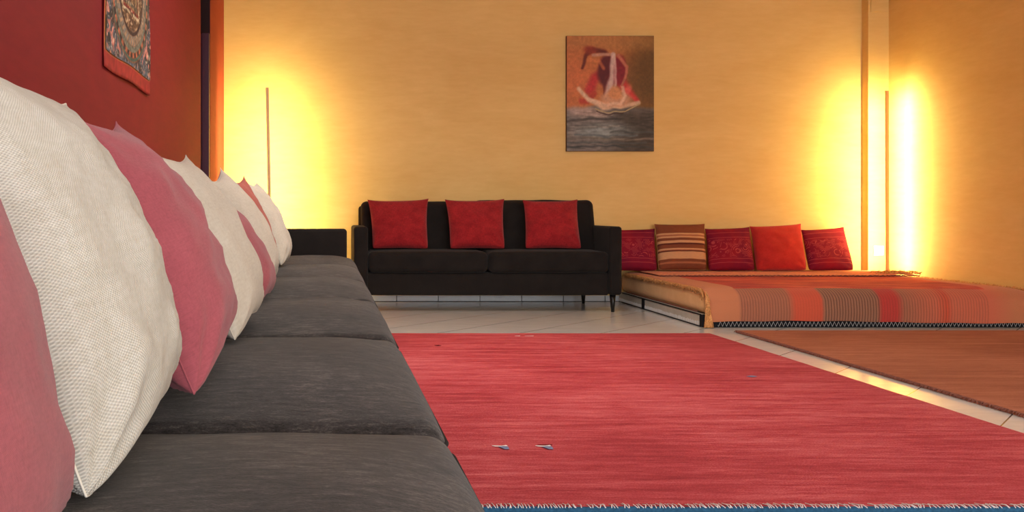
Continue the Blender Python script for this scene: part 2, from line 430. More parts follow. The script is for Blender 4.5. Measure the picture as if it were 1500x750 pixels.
def dance_painting(U, V0):
    V = 1-V0   # V measured downwards from the top
    wob = (vnoise(U, V, 9, 12, 1)-.5)*.03; U_ = U+wob; V_ = V+(vnoise(U, V, 11, 9, 2)-.5)*.018
    C = np.zeros(U.shape+(3,))+np.array((186, 112, 62.))
    C = over(C, sst(U_, .45, .95)*.9, (118, 82, 38))
    C = over(C, blob(U_, V_, .95, .35, .35, .3, 0, .8)*.7, (92, 68, 34))
    C = over(C, blob(U_, V_, .12, .38, .32, .25, 0, .9)*.7, (206, 112, 66))
    C = over(C, blob(U_, V_, .6, .05, .7, .1, 0, .8)*.6, (176, 128, 74))
    # water below
    hor = .60+.05*(vnoise(U, V, 5, 3, 4)-.5)
    C = over(C, sst(V_, hor-.02, hor+.03), (112, 104, 98))
    C = over(C, sst(V_, .6, .7)*sst(U_, .4, .75)*.85, (62, 54, 46))
    C = over(C, blob(U_, V_, .22, .66, .3, .05, .08, .6)*.8, (182, 158, 146))
    C = over(C, stroke(U_, V_, [(.0, .735), (.3, .715), (.62, .73)], .014)*.6, (60, 54, 50))
    C = over(C, blob(U_, V_, .28, .84, .26, .05, 0, .8)*.6, (150, 152, 146))
    C = over(C, blob(U_, V_, .45, .82, .38, .08, 0, .8)*.7, (124, 136, 136))
    for s, (y, a, b, c) in enumerate([(.79, .05, .6, (134, 130, 122)), (.86, .1, .8, (96, 104, 106)), (.89, .2, 1., (120, 110, 96)), (.93, 0, .9, (78, 82, 80)), (.84, .5, 1, (70, 74, 72)), (.97, 0, 1, (56, 58, 58))]):
        C = over(C, stroke(U_, V_, [(a, y), ((a+b)/2, y+.012*math.sin(s)), (b, y)], .011)*.75, c)
    st = vnoise(U, V, 16, 90, 8); wat = sst(V_, hor, hor+.05)
    C = C*(1+((st-.5)*.35*wat)[..., None])
    # skirt, thighs
    C = over(C, stroke(U_, V_, [(.26, .47), (.33, .36), (.42, .33)], .05, .05), (186, 50, 50))
    C = over(C, stroke(U_, V_, [(.16, .57), (.24, .57), (.30, .50)], .03), (176, 62, 44))
    C = over(C, stroke(U_, V_, [(.62, .40), (.74, .50), (.80, .56)], .055, .03), (196, 62, 56))
    C = over(C, blob(U_, V_, .70, .47, .05, .06, .4, .6)*.7, (222, 110, 96))
    # torso in dark crimson
    C = over(C, blob(U_, V_, .47, .30, .13, .15, 0, .3), (92, 26, 32))
    C = over(C, blob(U_, V_, .60, .30, .09, .14, .1, .3), (132, 30, 42))
    C = over(C, stroke(U_, V_, [(.45, .35), (.44, .50)], .02)*.8, (96, 34, 32))
    # hair, head, arms
    C = over(C, stroke(U_, V_, [(.42, .14), (.30, .12), (.22, .17), (.18, .28)], .035, .015), (106, 40, 26))
    C = over(C, blob(U_, V_, .27, .13, .09, .045, .2, .6), (142, 52, 32))
    C = over(C, stroke(U_, V_, [(.30, .17), (.40, .16), (.54, .16)], .02), (196, 142, 116))
    C = over(C, stroke(U_, V_, [(.60, .17), (.69, .27), (.66, .36), (.62, .43)], .018, .013), (184, 108, 84))
    C = over(C, stroke(U_, V_, [(.24, .21), (.36, .22), (.42, .28)], .02)*.6, (214, 128, 76))
    # long white cloth pouring down
    C = over(C, stroke(U_, V_, [(.54, .16), (.52, .35), (.47, .52)], .028, .035)*.95, (206, 176, 166))
    C = over(C, stroke(U_, V_, [(.56, .16), (.57, .3), (.55, .45)], .013)*.7, (226, 200, 186))
    # sweeping pale bowl of fabric
    C = over(C, stroke(U_, V_, [(.13, .46), (.26, .56), (.42, .62), (.60, .62), (.82, .58)], .025, .022), (214, 178, 146))
    C = over(C, blob(U_, V_, .56, .55, .2, .08, 0, .4), (204, 152, 118))
    C = over(C, blob(U_, V_, .56, .50, .09, .065, 0, .4), (208, 142, 94))
    C = over(C, stroke(U_, V_, [(.64, .44), (.68, .52), (.62, .59), (.45, .60), (.25, .55)], .018)*.8, (226, 190, 160))
    C = over(C, stroke(U_, V_, [(.33, .63), (.5, .668), (.68, .655), (.82, .59)], .006), (176, 156, 112))
    C = over(C, stroke(U_, V_, [(.35, .65), (.5, .685), (.66, .67)], .006), (70, 46, 34))
    n = vnoise(U, V, 40, 50, 5)*.6+vnoise(U, V, 90, 120, 6)*.4
    return np.clip(C*(.9+.2*n[..., None]), 0, 255)
pc = empty('canvas_painting', (2.415, YF, 1.28), 'unframed canvas painting of a bending figure with pouring pale cloth above dark water', 'painting')
x0, x1, z0, z1 = 2.04, 2.787, 1.286, 2.272
settle(pc, box_obj('canvas', (x0, x1, YF-.032, YF-.002, z0, z1), plain('canvas_edge', (88, 62, 46), .8), bev=.002))
paint_obj('painted_face', attr_mat('oil_paint', .5), lambda u, v: np.stack([x0+.002+u*(x1-x0-.004), np.full_like(u, YF-.0335), z0+.002+v*(z1-z0-.004)], -1), 170, 220, dance_painting, pc)

def mandala(U, V):
    """U to the right as seen on the wall, V upwards"""
    W, H = .80, .92
    x = (U-.5)*W; y = (V-.5)*H+.075; r = np.hypot(x, y); th = np.arctan2(y, x)
    n = vnoise(U, V, 40, 46, 11); n2 = vnoise(U, V, 90, 100, 12); n3 = vnoise(U, V, 16, 18, 13)
    C = np.zeros(U.shape+(3,))+np.array((60, 52, 50.))
    C = over(C, sst(n3, .35, .6)*.8, (88, 98, 112))
    corner = sst(r, .36, .40)
    fl = sst(n, .58, .72)*corner; C = over(C, fl, (196, 128, 116))
    C = over(C, sst(n2, .8, .9)*corner*.8, (176, 172, 150))
    low = sst(-y, .34, .40); C = over(C, low*sst(n, .2, .5)*.9, (98, 110, 124))
    C = over(C, sst(vnoise(U, V, 30, 36, 14), .72, .8)*low, (206, 134, 96))
    def ring(a, b, c): return sst(r, a-.002, a+.002)*(1-sst(r, b-.002, b+.002)), c
    pet = .5+.5*np.sign(np.sin(th*32))
    for a, b, c in ((.0, .372, (124, 84, 62)), (.352, .365, (74, 96, 88)), (.328, .35, (176, 104, 76)), (.30, .326, (112, 114, 102)), (.255, .297, (126, 118, 108)), (.235, .252, (60, 44, 40))):
        m, c = ring(a, b, c); C = over(C, m, c)
    m, _ = ring(.328, .35, 0); C = over(C, m*pet, (56, 44, 44))
    m, _ = ring(.262, .295, 0); C = over(C, m*(np.sin(th*40+r*80) > .2), (168, 136, 106))
    inn = 1-sst(r, .233, .237); C = over(C, inn, (112, 82, 58))
    sq = np.maximum(abs(x), abs(y))
    for a, b, c in ((.0, .165, (130, 96, 66)), (.150, .162, (188, 172, 142)), (.135, .148, (128, 48, 40)), (.11, .125, (92, 84, 70)), (.06, .11, (122, 92, 62)), (.0, .05, (150, 66, 50))):
        C = over(C, ((sq >= a) & (sq < b)).astype(float), c)
    gate = ((abs(x) < .035) & (abs(y) > .15) & (r < .225)) | ((abs(y) < .035) & (abs(x) > .15) & (r < .225))
    C = over(C, gate*.9, (96, 64, 48))
    C = over(C, sst(n2, .68, .8)*inn*.6, (196, 180, 150)); C = over(C, (1-sst(n, .2, .32))*inn*.6, (50, 36, 34))
    C = C*(.72+.5*n2[..., None])
    return np.clip(C, 0, 255)
th_root = empty('thangka_banner', (XL+.01, 3.93, 1.34), 'wall hanging with a round mandala pattern and red cloth border on the red wall', 'wall hanging')
ty0, ty1, tz0, tz1 = 3.50, 4.375, 1.345, 2.42
def wav(y, z): return XL+.014+.003*np.sin(y*11+z*2)*np.clip((2.2-z), 0, 1)+.003*np.sin(z*9+y*3)
def border(U, V):
    C = np.zeros(U.shape+(3,))+np.array((158, 48, 44.)); n = vnoise(U, V, 50, 60, 21); C = C*(.85+.3*n[..., None])
    ed = ((abs(U-.5) < .485) & (V > .062) & (V < .93)); C[ed] = (196, 140, 80)
    return C
def bord_grid(u, v):
    y = ty0+u*(ty1-ty0); z = tz0+v*(tz1-tz0)-.004*np.sin(u*8)*(1-v)
    return np.stack([wav(y, z)-.002, y, z], -1)
bo = paint_obj('cloth_border', attr_mat('red_banner_cloth', .8), bord_grid, 60, 70, border, th_root)
sm = bo.modifiers.new('thick', 'SOLIDIFY'); sm.thickness = .002
def pr_grid(u, v):
    y = ty0+.016+u*(ty1-ty0-.032); z = tz0+.072+v*(tz1-tz0-.15)-.004*np.sin(u*8)*(1-v)
    return np.stack([wav(y, z)+.0015, y, z], -1)
paint_obj('mandala_print', attr_mat('printed_cotton', .8), pr_grid, 260, 280, mandala, th_root)
bm = bmesh.new(); add_tube(bm, [(XL+.014, ty0-.03, tz1), (XL+.014, ty1+.03, tz1)], .008, 8)
settle(th_root, mesh_obj('hanging_rod', bm, M['leg']))

# ------------------------------------------------------------------ rugs
def rug(name, b, m, label):
    x0, x1, y0, y1, h = b
    root = empty(name, ((x0+x1)/2, (y0+y1)/2, 0), label, 'rug')
    bm = bmesh.new(); nx, ny = 40, 60; g = []
    for j in range(ny+1):
        row = []
        for i in range(nx+1):
            u, v = i/nx, j/ny
            x = x0+(x1-x0)*u; y = y0+(y1-y0)*v
            if i in (0, nx): x += .006*noise.noise(Vector((y*3, i, 1)))
            row.append(bm.verts.new((x, y, h+.0015*noise.noise(Vector((x*5, y*5, 2))))))
        g.append(row)
    for j in range(ny):
        for i in range(nx): bm.faces.new((g[j][i], g[j][i+1], g[j+1][i+1], g[j+1][i]))
    rim = [g[0][i] for i in range(nx+1)]+[g[j][nx] for j in range(1, ny+1)]+[g[ny][i] for i in range(nx-1, -1, -1)]+[g[j][0] for j in range(ny-1, 0, -1)]
    low = [bm.verts.new((v.co.x, v.co.y, .0005)) for v in rim]
    for i in range(len(rim)):
        k2 = (i+1) % len(rim); bm.faces.new((rim[i], low[i], low[k2], rim[k2]))
    bm.faces.new(list(reversed(low)))
    settle(root, mesh_obj('pile', bm, m, smooth=False))
    return root
RR = rug('red_rug', (.12, 2.375, 2.272, 5.52, .014), M['rug_red'], 'large red hand-woven wool rug in front of the long sofa')
# blue bound edge with white tufts nearest the camera
bm = bmesh.new(); add_tube(bm, [(.12+i*.047, 2.262+.002*math.sin(i), .010) for i in range(49)], .0085, 8)
settle(RR, mesh_obj('edge_binding', bm, M['blue_yarn'])); RR.children[-1]['label'] = 'blue yarn edge binding'
bm = bmesh.new()
for i in range(300):
    x = .125+i*.0075+random.uniform(-.002, .002)
    if random.random() < .12: continue
    add_tube(bm, [(x, 2.283+random.uniform(-.002, .012), .0165), (x+random.uniform(-.004, .004), 2.268, .0205), (x+random.uniform(-.004, .004), 2.256, .0170)], .0013, 4)
o = settle(RR, mesh_obj('white_stitching', bm, M['white_yarn'])); o['kind'] = 'stuff'
def motif(x, y, w_, d, m, pts):
    bm = bmesh.new(); vs = [bm.verts.new((x+a*w_, y+b*d, .0165)) for a, b in pts]
    f = bm.faces.new(vs); r = bmesh.ops.extrude_face_region(bm, geom=[f])
    for v in [e for e in r['geom'] if isinstance(e, bmesh.types.BMVert)]: v.co.z += .0012
    return settle(RR, mesh_obj('woven_motif', bm, m, smooth=False))
for (mx, my, s) in ((.553, 2.845, 1), (.693, 2.845, 1)):
    motif(mx, my, .05, .03, M['white_yarn'], [(-.5, .4), (-.35, .1), (.1, 0), (.5, .3), (.45, .55), (.1, .3)])
    motif(mx+.008, my-.012, .034, .034, M['motif_blue'], [(-.4, .3), (0, -.5), (.45, -.5), (.5, .3), (.1, .5)])
motif(.70, 2.862, .05, .010, M['motif_dark'], [(-.5, 0), (-.3, .6), (.5, .6), (.5, .1), (-.3, -.2)])
motif(1.94, 4.06, .05, .05, M['motif_blue'], [(-.5, 0), (0, -.3), (.5, 0), (.1, .3)])
motif(.62, 5.00, .04, .04, M['motif_dark'], [(-.5, 0), (0, -.3), (.5, 0), (.1, .3)])
motif(1.15, 5.38, .03, .03, M['white_yarn'], [(-.5, 0), (.5, -.2), (.6, .2)])
motif(1.22, 5.38, .05, .02, M['white_yarn'], [(-.5, 0), (.5, -.2), (.6, .2)])
BR = rug('brown_rug', (2.60, 4.55, 1.3, 5.66, .013), M['rug_brown'], 'plain brown wool rug at right in front of the low bed')
bm = bmesh.new()
for i in range(560):
    y = 1.32+i*.00774; z = .010
    a = random.uniform(-.004, .004); L = random.uniform(.005, .013)
    add_tube(bm, [(2.606, y, z+.004), (2.600-L*.5, y+a, z+.003), (2.598-L, y+a*2, .004)], .0022, 4)
o = settle(BR, mesh_obj('side_fringe', bm, M['fringe_dark'])); o['kind'] = 'stuff'

# ------------------------------------------------------------------ sofas
def dome_fn(top, side=0, seed=0, peak=0):
    def fn(p, h):
        u, v, q = p.x/h[0], p.y/h[1], p.z/h[2]
        if q > -.2:
            w_ = (u-peak)/((1+peak) if u < peak else (1-peak))
            p.z += top*max(0, 1-abs(w_)**2.2)**.8*max(0, 1-abs(v)**2.1)*min(1, (q+.2)/1.2)
        p.z += .004*noise.noise(Vector((p.x*6+seed, p.y*6, q)))
        p.x += side*(1-v*v)*(1-q*q)*(1 if u > 0 else -1)*abs(u)
        return p
    return fn
def rect_path(x0, x1, y0, y1, z, r=.03, n=5, bulge=0):
    pts = []
    for cx, cy, a0 in ((x1-r, y1-r, 0), (x0+r, y1-r, 90), (x0+r, y0+r, 180), (x1-r, y0+r, 270)):
        for i in range(n+1):
            a = math.radians(a0+90*i/n); pts.append((cx+r*math.cos(a), cy+r*math.sin(a), z))
    return pts

# long sofa along the red wall; five seat cushions in view, the camera stands over the nearest
LS = empty('long_sofa', (-.35, 2.6, 0), 'long charcoal sofa running along the red wall from the camera to the lamp corner', 'sofa')
XF = .171; ZS = .452
seams = [-.55, .35, 1.25, 2.15, 3.05, 3.95, 4.85, 5.74]
bm = bmesh.new(); add_soft(bm, (-.345, 2.61, .22), (.475, 3.22, .09), .02, 4, 20, 1)
settle(LS, mesh_obj('base', bm, M['sofa']))
for i in range(len(seams)-1):
    y0, y1 = seams[i]+.005, seams[i+1]-.005
    bm = bmesh.new()
    add_soft(bm, ((XF-.53)/2, (y0+y1)/2, .380), ((XF+.53)/2, (y1-y0)/2, .082), .036, 24, 28, 2, dome_fn(.044, .009, i*3.1, .5))
    c = settle(LS, mesh_obj('seat_cushion', bm, M['sofa']))
    bm = bmesh.new()
    add_tube(bm, rect_path(-.525, XF+.0015, y0+.001, y1-.001, .434, .034), .0036, 6, closed=True)
    p = mesh_obj('piping', bm, M['piping']); settle(LS, p); p.parent = c
bm = bmesh.new(); add_soft(bm, (-.775, 2.61, .46), (.075, 3.22, .37), .04, 3, 20, 6)
settle(LS, mesh_obj('backrest', bm, M['sofa']))
for i in range(0, len(seams)-1):
    y0, y1 = seams[i]+.003, seams[i+1]-.003
    bm = bmesh.new(); add_soft(bm, (-.615, (y0+y1)/2, .655), (.085, (y1-y0)/2, .20), .05, 4, 14, 8, dome_fn(.0, .02, i))
    settle(LS, mesh_obj('back_cushion', bm, M['sofa']))
bm = bmesh.new(); add_soft(bm, (-.355, 5.815, .395), (.48, .066, .263), .022, 10, 2, 8)
settle(LS, mesh_obj('armrest', bm, M['sofa_dark']))
for (x, y) in ((.06, -.5), (.06, 2.6), (.06, 5.7), (-.75, -.5), (-.75, 2.6), (-.75, 5.7)):
    bm = bmesh.new(); add_cone(bm, x, y, 0, .135, .010, .02); settle(LS, mesh_obj('leg', bm, M['leg']))

# two-seat sofa against the far wall
S2 = empty('two_seat_sofa', (1.222, 7.12, 0), 'black two-seat sofa with tapered legs below the painting, against the far wall', 'sofa')
sx0, sx1, sy0, sy1 = .198, 2.246, 6.76, 7.50
def part(name, c, h, r, n=(10, 6, 4), fn=None, m='sofa_dark', parent=S2):
    bm = bmesh.new(); add_soft(bm, c, h, r, n[0], n[1], n[2], fn)
    return settle(parent, mesh_obj(name, bm, M[m]))
part('armrest', (sx0+.055, (sy0+sy1)/2, .395), (.055, (sy1-sy0)/2, .262), .024)
part('armrest', (sx1-.048, (sy0+sy1)/2, .395), (.048, (sy1-sy0)/2, .262), .024)
part('base', ((sx0+sx1)/2+.003, (sy0+sy1)/2+.012, .215), ((sx1-sx0)/2-.101, (sy1-sy0)/2-.015, .085), .012)
mid = 1.226
xa, xb = sx0+.112, sx1-.098
for (a, b) in ((xa, mid-.003), (mid+.003, xb)):
    c = part('seat_cushion', ((a+b)/2, 7.0, .383), ((b-a)/2, .245, .080), .04, (16, 10, 2), dome_fn(.012, .0, a))
def lean(k):
    def fn(p, h):
        p.y += .06*(p.z/h[2]) ; p.z += .006*noise.noise(Vector((p.x*5+k, 0, 1)))*(p.z > 0); return p
    return fn
part('back_cushion', ((sx0+.075+1.20)/2, 7.27, .640), ((1.20-sx0-.075)/2, .075, .215), .05, (12, 3, 6), lean(1))
part('back_cushion', (1.204+(2.175-1.204)/2, 7.265, .648), ((2.175-1.204)/2, .077, .217), .05, (12, 3, 6), lean(5))
part('backrest', ((sx0+sx1)/2, 7.44, .48), ((sx1-sx0)/2-.06, .055, .34), .03)
for (x, y) in ((sx0+.07, sy0+.06), (sx1-.056, sy0+.06), (sx0+.07, sy1-.06), (sx1-.10, sy1-.05)):
    bm = bmesh.new(); add_cone(bm, x, y, 0, .136, .012, .024); settle(S2, mesh_obj('leg', bm, M['leg']))

# ------------------------------------------------------------------ pillows
def pillow(name, nb, fb, ft, nt, T, m, label, cat='pillow', group=None, n=34, conc=.06, side=1, wr=.006, seed=0, sag=.18, zmin=None, pipe=None, pw=.45, ear=.0, prad=.0022, twist=0):
    """corners: bottom-left, bottom-right, top-right, top-left of the visible face"""
    nb, fb, ft, nt = [Vector(q) for q in (nb, fb, ft, nt)]
    org = (nb+fb)/2
    W = ((fb-nb).length+(ft-nt).length)/2; H = ((nt-nb).length+(ft-fb).length)/2
    nrm = ((fb-nb)+(ft-nt)).cross((nt-nb)+(ft-fb)).normalized()
    root = empty(name, org, label, cat, group)
    def base(u, v):
        uu = u*(1-conc*(1-v*v)**.8); vv = v*(1-conc*(1.15 if v > 0 else 1)*(1-u*u)**.8)
        kc = 1-.05*(abs(u)*abs(v))**7*(1 if v < 0 else -.3)
        a, b = (uu*kc+1)/2, (vv*kc+1)/2
        return nb*(1-a)*(1-b)+fb*a*(1-b)+ft*a*b+nt*(1-a)*b
    def pt(u, v, s):
        e = max(0, (1-abs(u)**(2.4-.5*min(1, max(0, v)*1.6)))*((1-abs(v)**3.6) if v < 0 else (1-v**(2-sag))))
        t = T*.5*e**pw
        edge = e**.5
        w1 = noise.fractal(Vector((u*W*5+seed*3.3, v*H*6, s*2+seed)), 1, 2, 3)*wr*1.3
        # folds gathering into the lower corners
        f = 0
        for cu, cv in ((-1, -1), (1, -1), (1, 1), (-1, 1)):
            dx, dy = (u-cu)*W/2, (v-cv)*H/2; r = math.hypot(dx, dy)
            ang = math.atan2(abs(dy), abs(dx)+1e-6)
            f += math.sin(ang*9+seed+cu+cv)*math.exp(-(r/.11)**2)*wr*(2.0 if cv < 0 else .7)
        p = base(u, v)+nrm*(s*t+(w1+f)*edge*s)
        if zmin is not None and p.z < zmin: p.z = zmin+(p.z-zmin)*.1
        return p-org
    bm = bmesh.new(); uvl = bm.loops.layers.uv.new('uv')
    ts = [math.sin((i/n-.5)*math.pi*.96)/math.sin(math.pi*.48) for i in range(n+1)]
    rim = {}
    for s in (1, -1):
        g = []
        for j, v in enumerate(ts):
            row = []
            for i, u in enumerate(ts):
                b_ = i in (0, n) or j in (0, n)
                if b_ and (i, j) in rim: row.append(rim[(i, j)]); continue
                x = bm.verts.new(pt(u, v, s)); row.append(x)
                if b_: rim[(i, j)] = x
            g.append(row)
        for j in range(n):
            for i in range(n):
                q = [(i, j), (i+1, j), (i+1, j+1), (i, j+1)]
                if s < 0: q.reverse()
                f = bm.faces.new([g[b][a] for a, b in q])
                for lp, (a, b) in zip(f.loops, q): lp[uvl].uv = ((ts[a]+1)/2*W+seed, (ts[b]+1)/2*H)
    mats = m if isinstance(m, list) else [m]
    mesh_obj('cover', bm, mats, root)
    path = [pt(u, -1, 1) for u in ts]+[pt(1, v, 1) for v in ts[1:]]+[pt(u, 1, 1) for u in reversed(ts[:-1])]+[pt(-1, v, 1) for v in reversed(ts[1:-1])]
    bm = bmesh.new(); add_tube(bm, path, prad, 6, closed=True)
    mesh_obj('seam_piping', bm, pipe or mats[0], root)
    return root
M['linen_seam'] = plain('linen_seam', (222, 216, 204), .85, .1)
G1 = None
Z = .502
# row on the long sofa, from the camera to the far end (x = towards the room, y = away)
pillow('pillow', (-.235, .33, Z), (-.235, .74, Z), (-.30, .74, .83), (-.36, .33, .83), .165, M['pink'],
       'dusty pink pillow cut off by the left photo edge, nearest on the long sofa', seed=1, zmin=.499)
pillow('pillow', (-.212, .785, Z), (-.245, 1.28, Z), (-.375, 1.27, .922), (-.42, .92, .945), .195, M['linen'],
       'biggest-looking ecru linen pillow, second from the camera, between two dusty pink ones', seed=2, n=64, zmin=.499, pipe=M['linen_seam'], prad=.0013, conc=.06, wr=.009, pw=.52, sag=.3)
pillow('pillow', (-.182, 1.235, Z), (-.215, 1.76, Z), (-.395, 1.66, .935), (-.41, 1.40, .925), .20, M['pink'],
       'dusty pink pillow with pointed top corner, behind the biggest ecru pillow', seed=3, n=44, zmin=.499, conc=.10, wr=.009, pw=.52, sag=.3, prad=.0015)
pillow('pillow', (-.182, 1.77, Z), (-.18, 2.34, Z), (-.37, 2.32, .915), (-.40, 1.96, .905), .165, M['linen_far'],
       'ecru linen pillow between the pointed dusty pink pillow and the narrow rose one', seed=4, zmin=.499, conc=.10, pw=.52, sag=.3, prad=.0015)
pillow('pillow', (-.19, 2.50, Z), (-.18, 2.90, Z), (-.41, 2.86, .84), (-.42, 2.50, .84), .17, M['pink'],
       'rose pillow seen as a narrow sliver, fifth from the camera on the long sofa', seed=5, zmin=.499, conc=.08, pw=.5, sag=.3, prad=.0015)
pillow('pillow', (-.22, 3.05, Z), (-.205, 3.50, Z), (-.41, 3.40, .935), (-.42, 3.10, .88), .175, M['linen_far'],
       'greyish ecru pillow with raised pointed corner, just before the thin terracotta one', seed=6, zmin=.499, conc=.10, pw=.52, sag=.3, prad=.0015)
pillow('pillow', (-.25, 3.66, Z), (-.24, 4.04, Z), (-.372, 3.94, .925), (-.41, 3.64, .90), .12, M['terracotta'],
       'terracotta pillow showing only a thin edge between two ecru pillows', seed=7, zmin=.499, conc=.09, pw=.52, sag=.3, prad=.0015)
pillow('pillow', (-.22, 4.28, Z), (-.21, 4.76, Z), (-.375, 4.66, .925), (-.40, 4.28, .915), .15, M['linen_far'],
       'beige pillow farthest away on the long sofa, next to the lit corner', seed=8, zmin=.499, conc=.09, pw=.52, sag=.3, prad=.0015)
# three red cushions on the two-seat sofa
zz = .478
G = 'red cushions on the two-seat sofa'
pillow('cushion', (.35, 6.95, zz), (.788, 6.93, zz), (.805, 7.13, .870), (.325, 7.13, .862), .13, M['red_cloth'],
       'red cushion at the left end of the black two-seat sofa, beside its left arm', 'cushion', G, seed=11, wr=.008, n=30, zmin=.474)
pillow('cushion', (.955, 6.93, zz), (1.385, 6.92, zz), (1.410, 7.11, .868), (.945, 7.12, .864), .13, M['red_cloth'],
       'middle red cushion of the three on the black two-seat sofa, over the seat gap', 'cushion', G, seed=13, wr=.008, n=30, zmin=.474)
pillow('cushion', (1.545, 6.95, zz), (1.985, 6.93, zz), (2.00, 7.12, .864), (1.57, 7.12, .860), .13, M['red_cloth'],
       'red cushion at the right end of the black two-seat sofa, nearest the low bed', 'cushion', G, seed=16, wr=.008, n=30, zmin=.474)

# ------------------------------------------------------------------ low bed in the right corner
BX0, BX1, BY0, BY1 = 2.49, 4.735, 5.89, 7.585
BB = empty('bed_base', ((BX0+BX1)/2, (BY0+BY1)/2, 0), 'low grey bed base with black zigzag-stitched front edge on the floor, under the mattress', 'bed')
M['grey_cloth'] = fabric('grey_beige_cloth', (196, 190, 178), (182, 176, 164), .003, .12)
o = box_obj('side_panel', (BX0, BX1, BY0+.012, BY1, 0.004, .082), M['grey_cloth'], BB, .008)
o = box_obj('front_edge', (BX0+.002, BX1, BY0, BY0+.03, 0.004, .086), M['black_fabric'], BB, .008); o['label'] = 'black front edge'
box_obj('corner_cap', (BX0-.004, BX0+.10, BY0-.006, BY0+.05, 0.004, .082), M['black_fabric'], BB, .006)
bm = bmesh.new()
add_tube(bm, [(BX0-.002, BY0+.03+i*.08, .084) for i in range(21)], .004, 6)
add_tube(bm, [(BX0-.001, BY0+.03+i*.08, .004) for i in range(21)], .0025, 6)
settle(BB, mesh_obj('black_piping', bm, M['black_fabric']))
box_obj('strap', (BX0-.008, BX0+.01, 6.97, 7.02, 0.002, .086), M['black_fabric'], BB, .003)
bm = bmesh.new(); pts = []; x = BX0+.075; i = 0
while x < BX1-.02: pts.append((x, BY0-.003, .008 if i % 2 == 0 else .040)); x += .0135; i += 1
add_tube(bm, pts, .0022, 4)
o = settle(BB, mesh_obj('zigzag_stitching', bm, M['white_thread'])); o['label'] = 'white zigzag stitching'
bm = bmesh.new()
for i in range(100):
    y = BY0+.05+i*.0165
    add_box(bm, BX0-.0025, BX0, y, y+.0035, .010, .034+random.uniform(-.004, .004))
settle(BB, mesh_obj('side_stitching', bm, M['white_thread'], smooth=False))
box_obj('tag', (BX0+.028, BX0+.038, BY0-.009, BY0-.005, .006, .042), M['white_plastic'], BB)

# mattress
YT0, YV = 5.70, 5.872      # where the blanket leaves the top, where it hangs
def cloth_z(y):
    if y >= YT0: return .262
    t = min(1, (YT0-y)/(YV-YT0) if False else (YT0-y)/(YT0-(BY0-.018)) )
    return .262
def edge_k(x):
    t = min(1, max(0, (x-BX0)/.40)); return .40+.60*t*t*(3-2*t)
def top_z(y, x):
    """height of the mattress top near its rounded front"""
    d = .17*edge_k(x); a = BY0+d
    if y >= a: return .250
    t = min(1, (a-y)/d); return .160+.090*math.sqrt(max(0, 1-t*t))
def matt_fn(p, h):
    wy = p.y+(BY0+BY1)/2+.005
    p.z += .004*noise.noise(Vector((p.x*3, p.y*3, 3)))*(1 if p.z > 0 else 0)
    wz = p.z+.168
    if wz > .165: wz = min(wz, top_z(wy, p.x+(BX0+BX1)/2)+.0005)
    # right side sags towards the wall
    wx = p.x/h[0]
    if wx > .8 and wz > .165: wz -= .03*((wx-.8)/.2)**2
    p.z = wz-.168
    return p
MT = empty('mattress', ((BX0+BX1)/2, (BY0+BY1)/2, .087), 'thick tan cotton mattress on the low bed base, its left end bare', 'mattress')
M['tan_cotton'] = fabric('tan_mattress_cotton', (236, 190, 134), (226, 176, 120), .002, .08, bump=.2)
bm = bmesh.new()
add_soft(bm, ((BX0+BX1)/2+.004, (BY0+BY1)/2+.005, .168), ((BX1-BX0)/2-.006, (BY1-BY0)/2-.005, .080), .055, 40, 30, 4, matt_fn)
settle(MT, mesh_obj('mattress_body', bm, M['tan_cotton']))
bm = bmesh.new(); add_tube(bm, [(BX0+.006, BY0+.1+i*.075, .098) for i in range(20)], .0035, 6)
settle(MT, mesh_obj('lower_seam', bm, M['fringe_dark']))

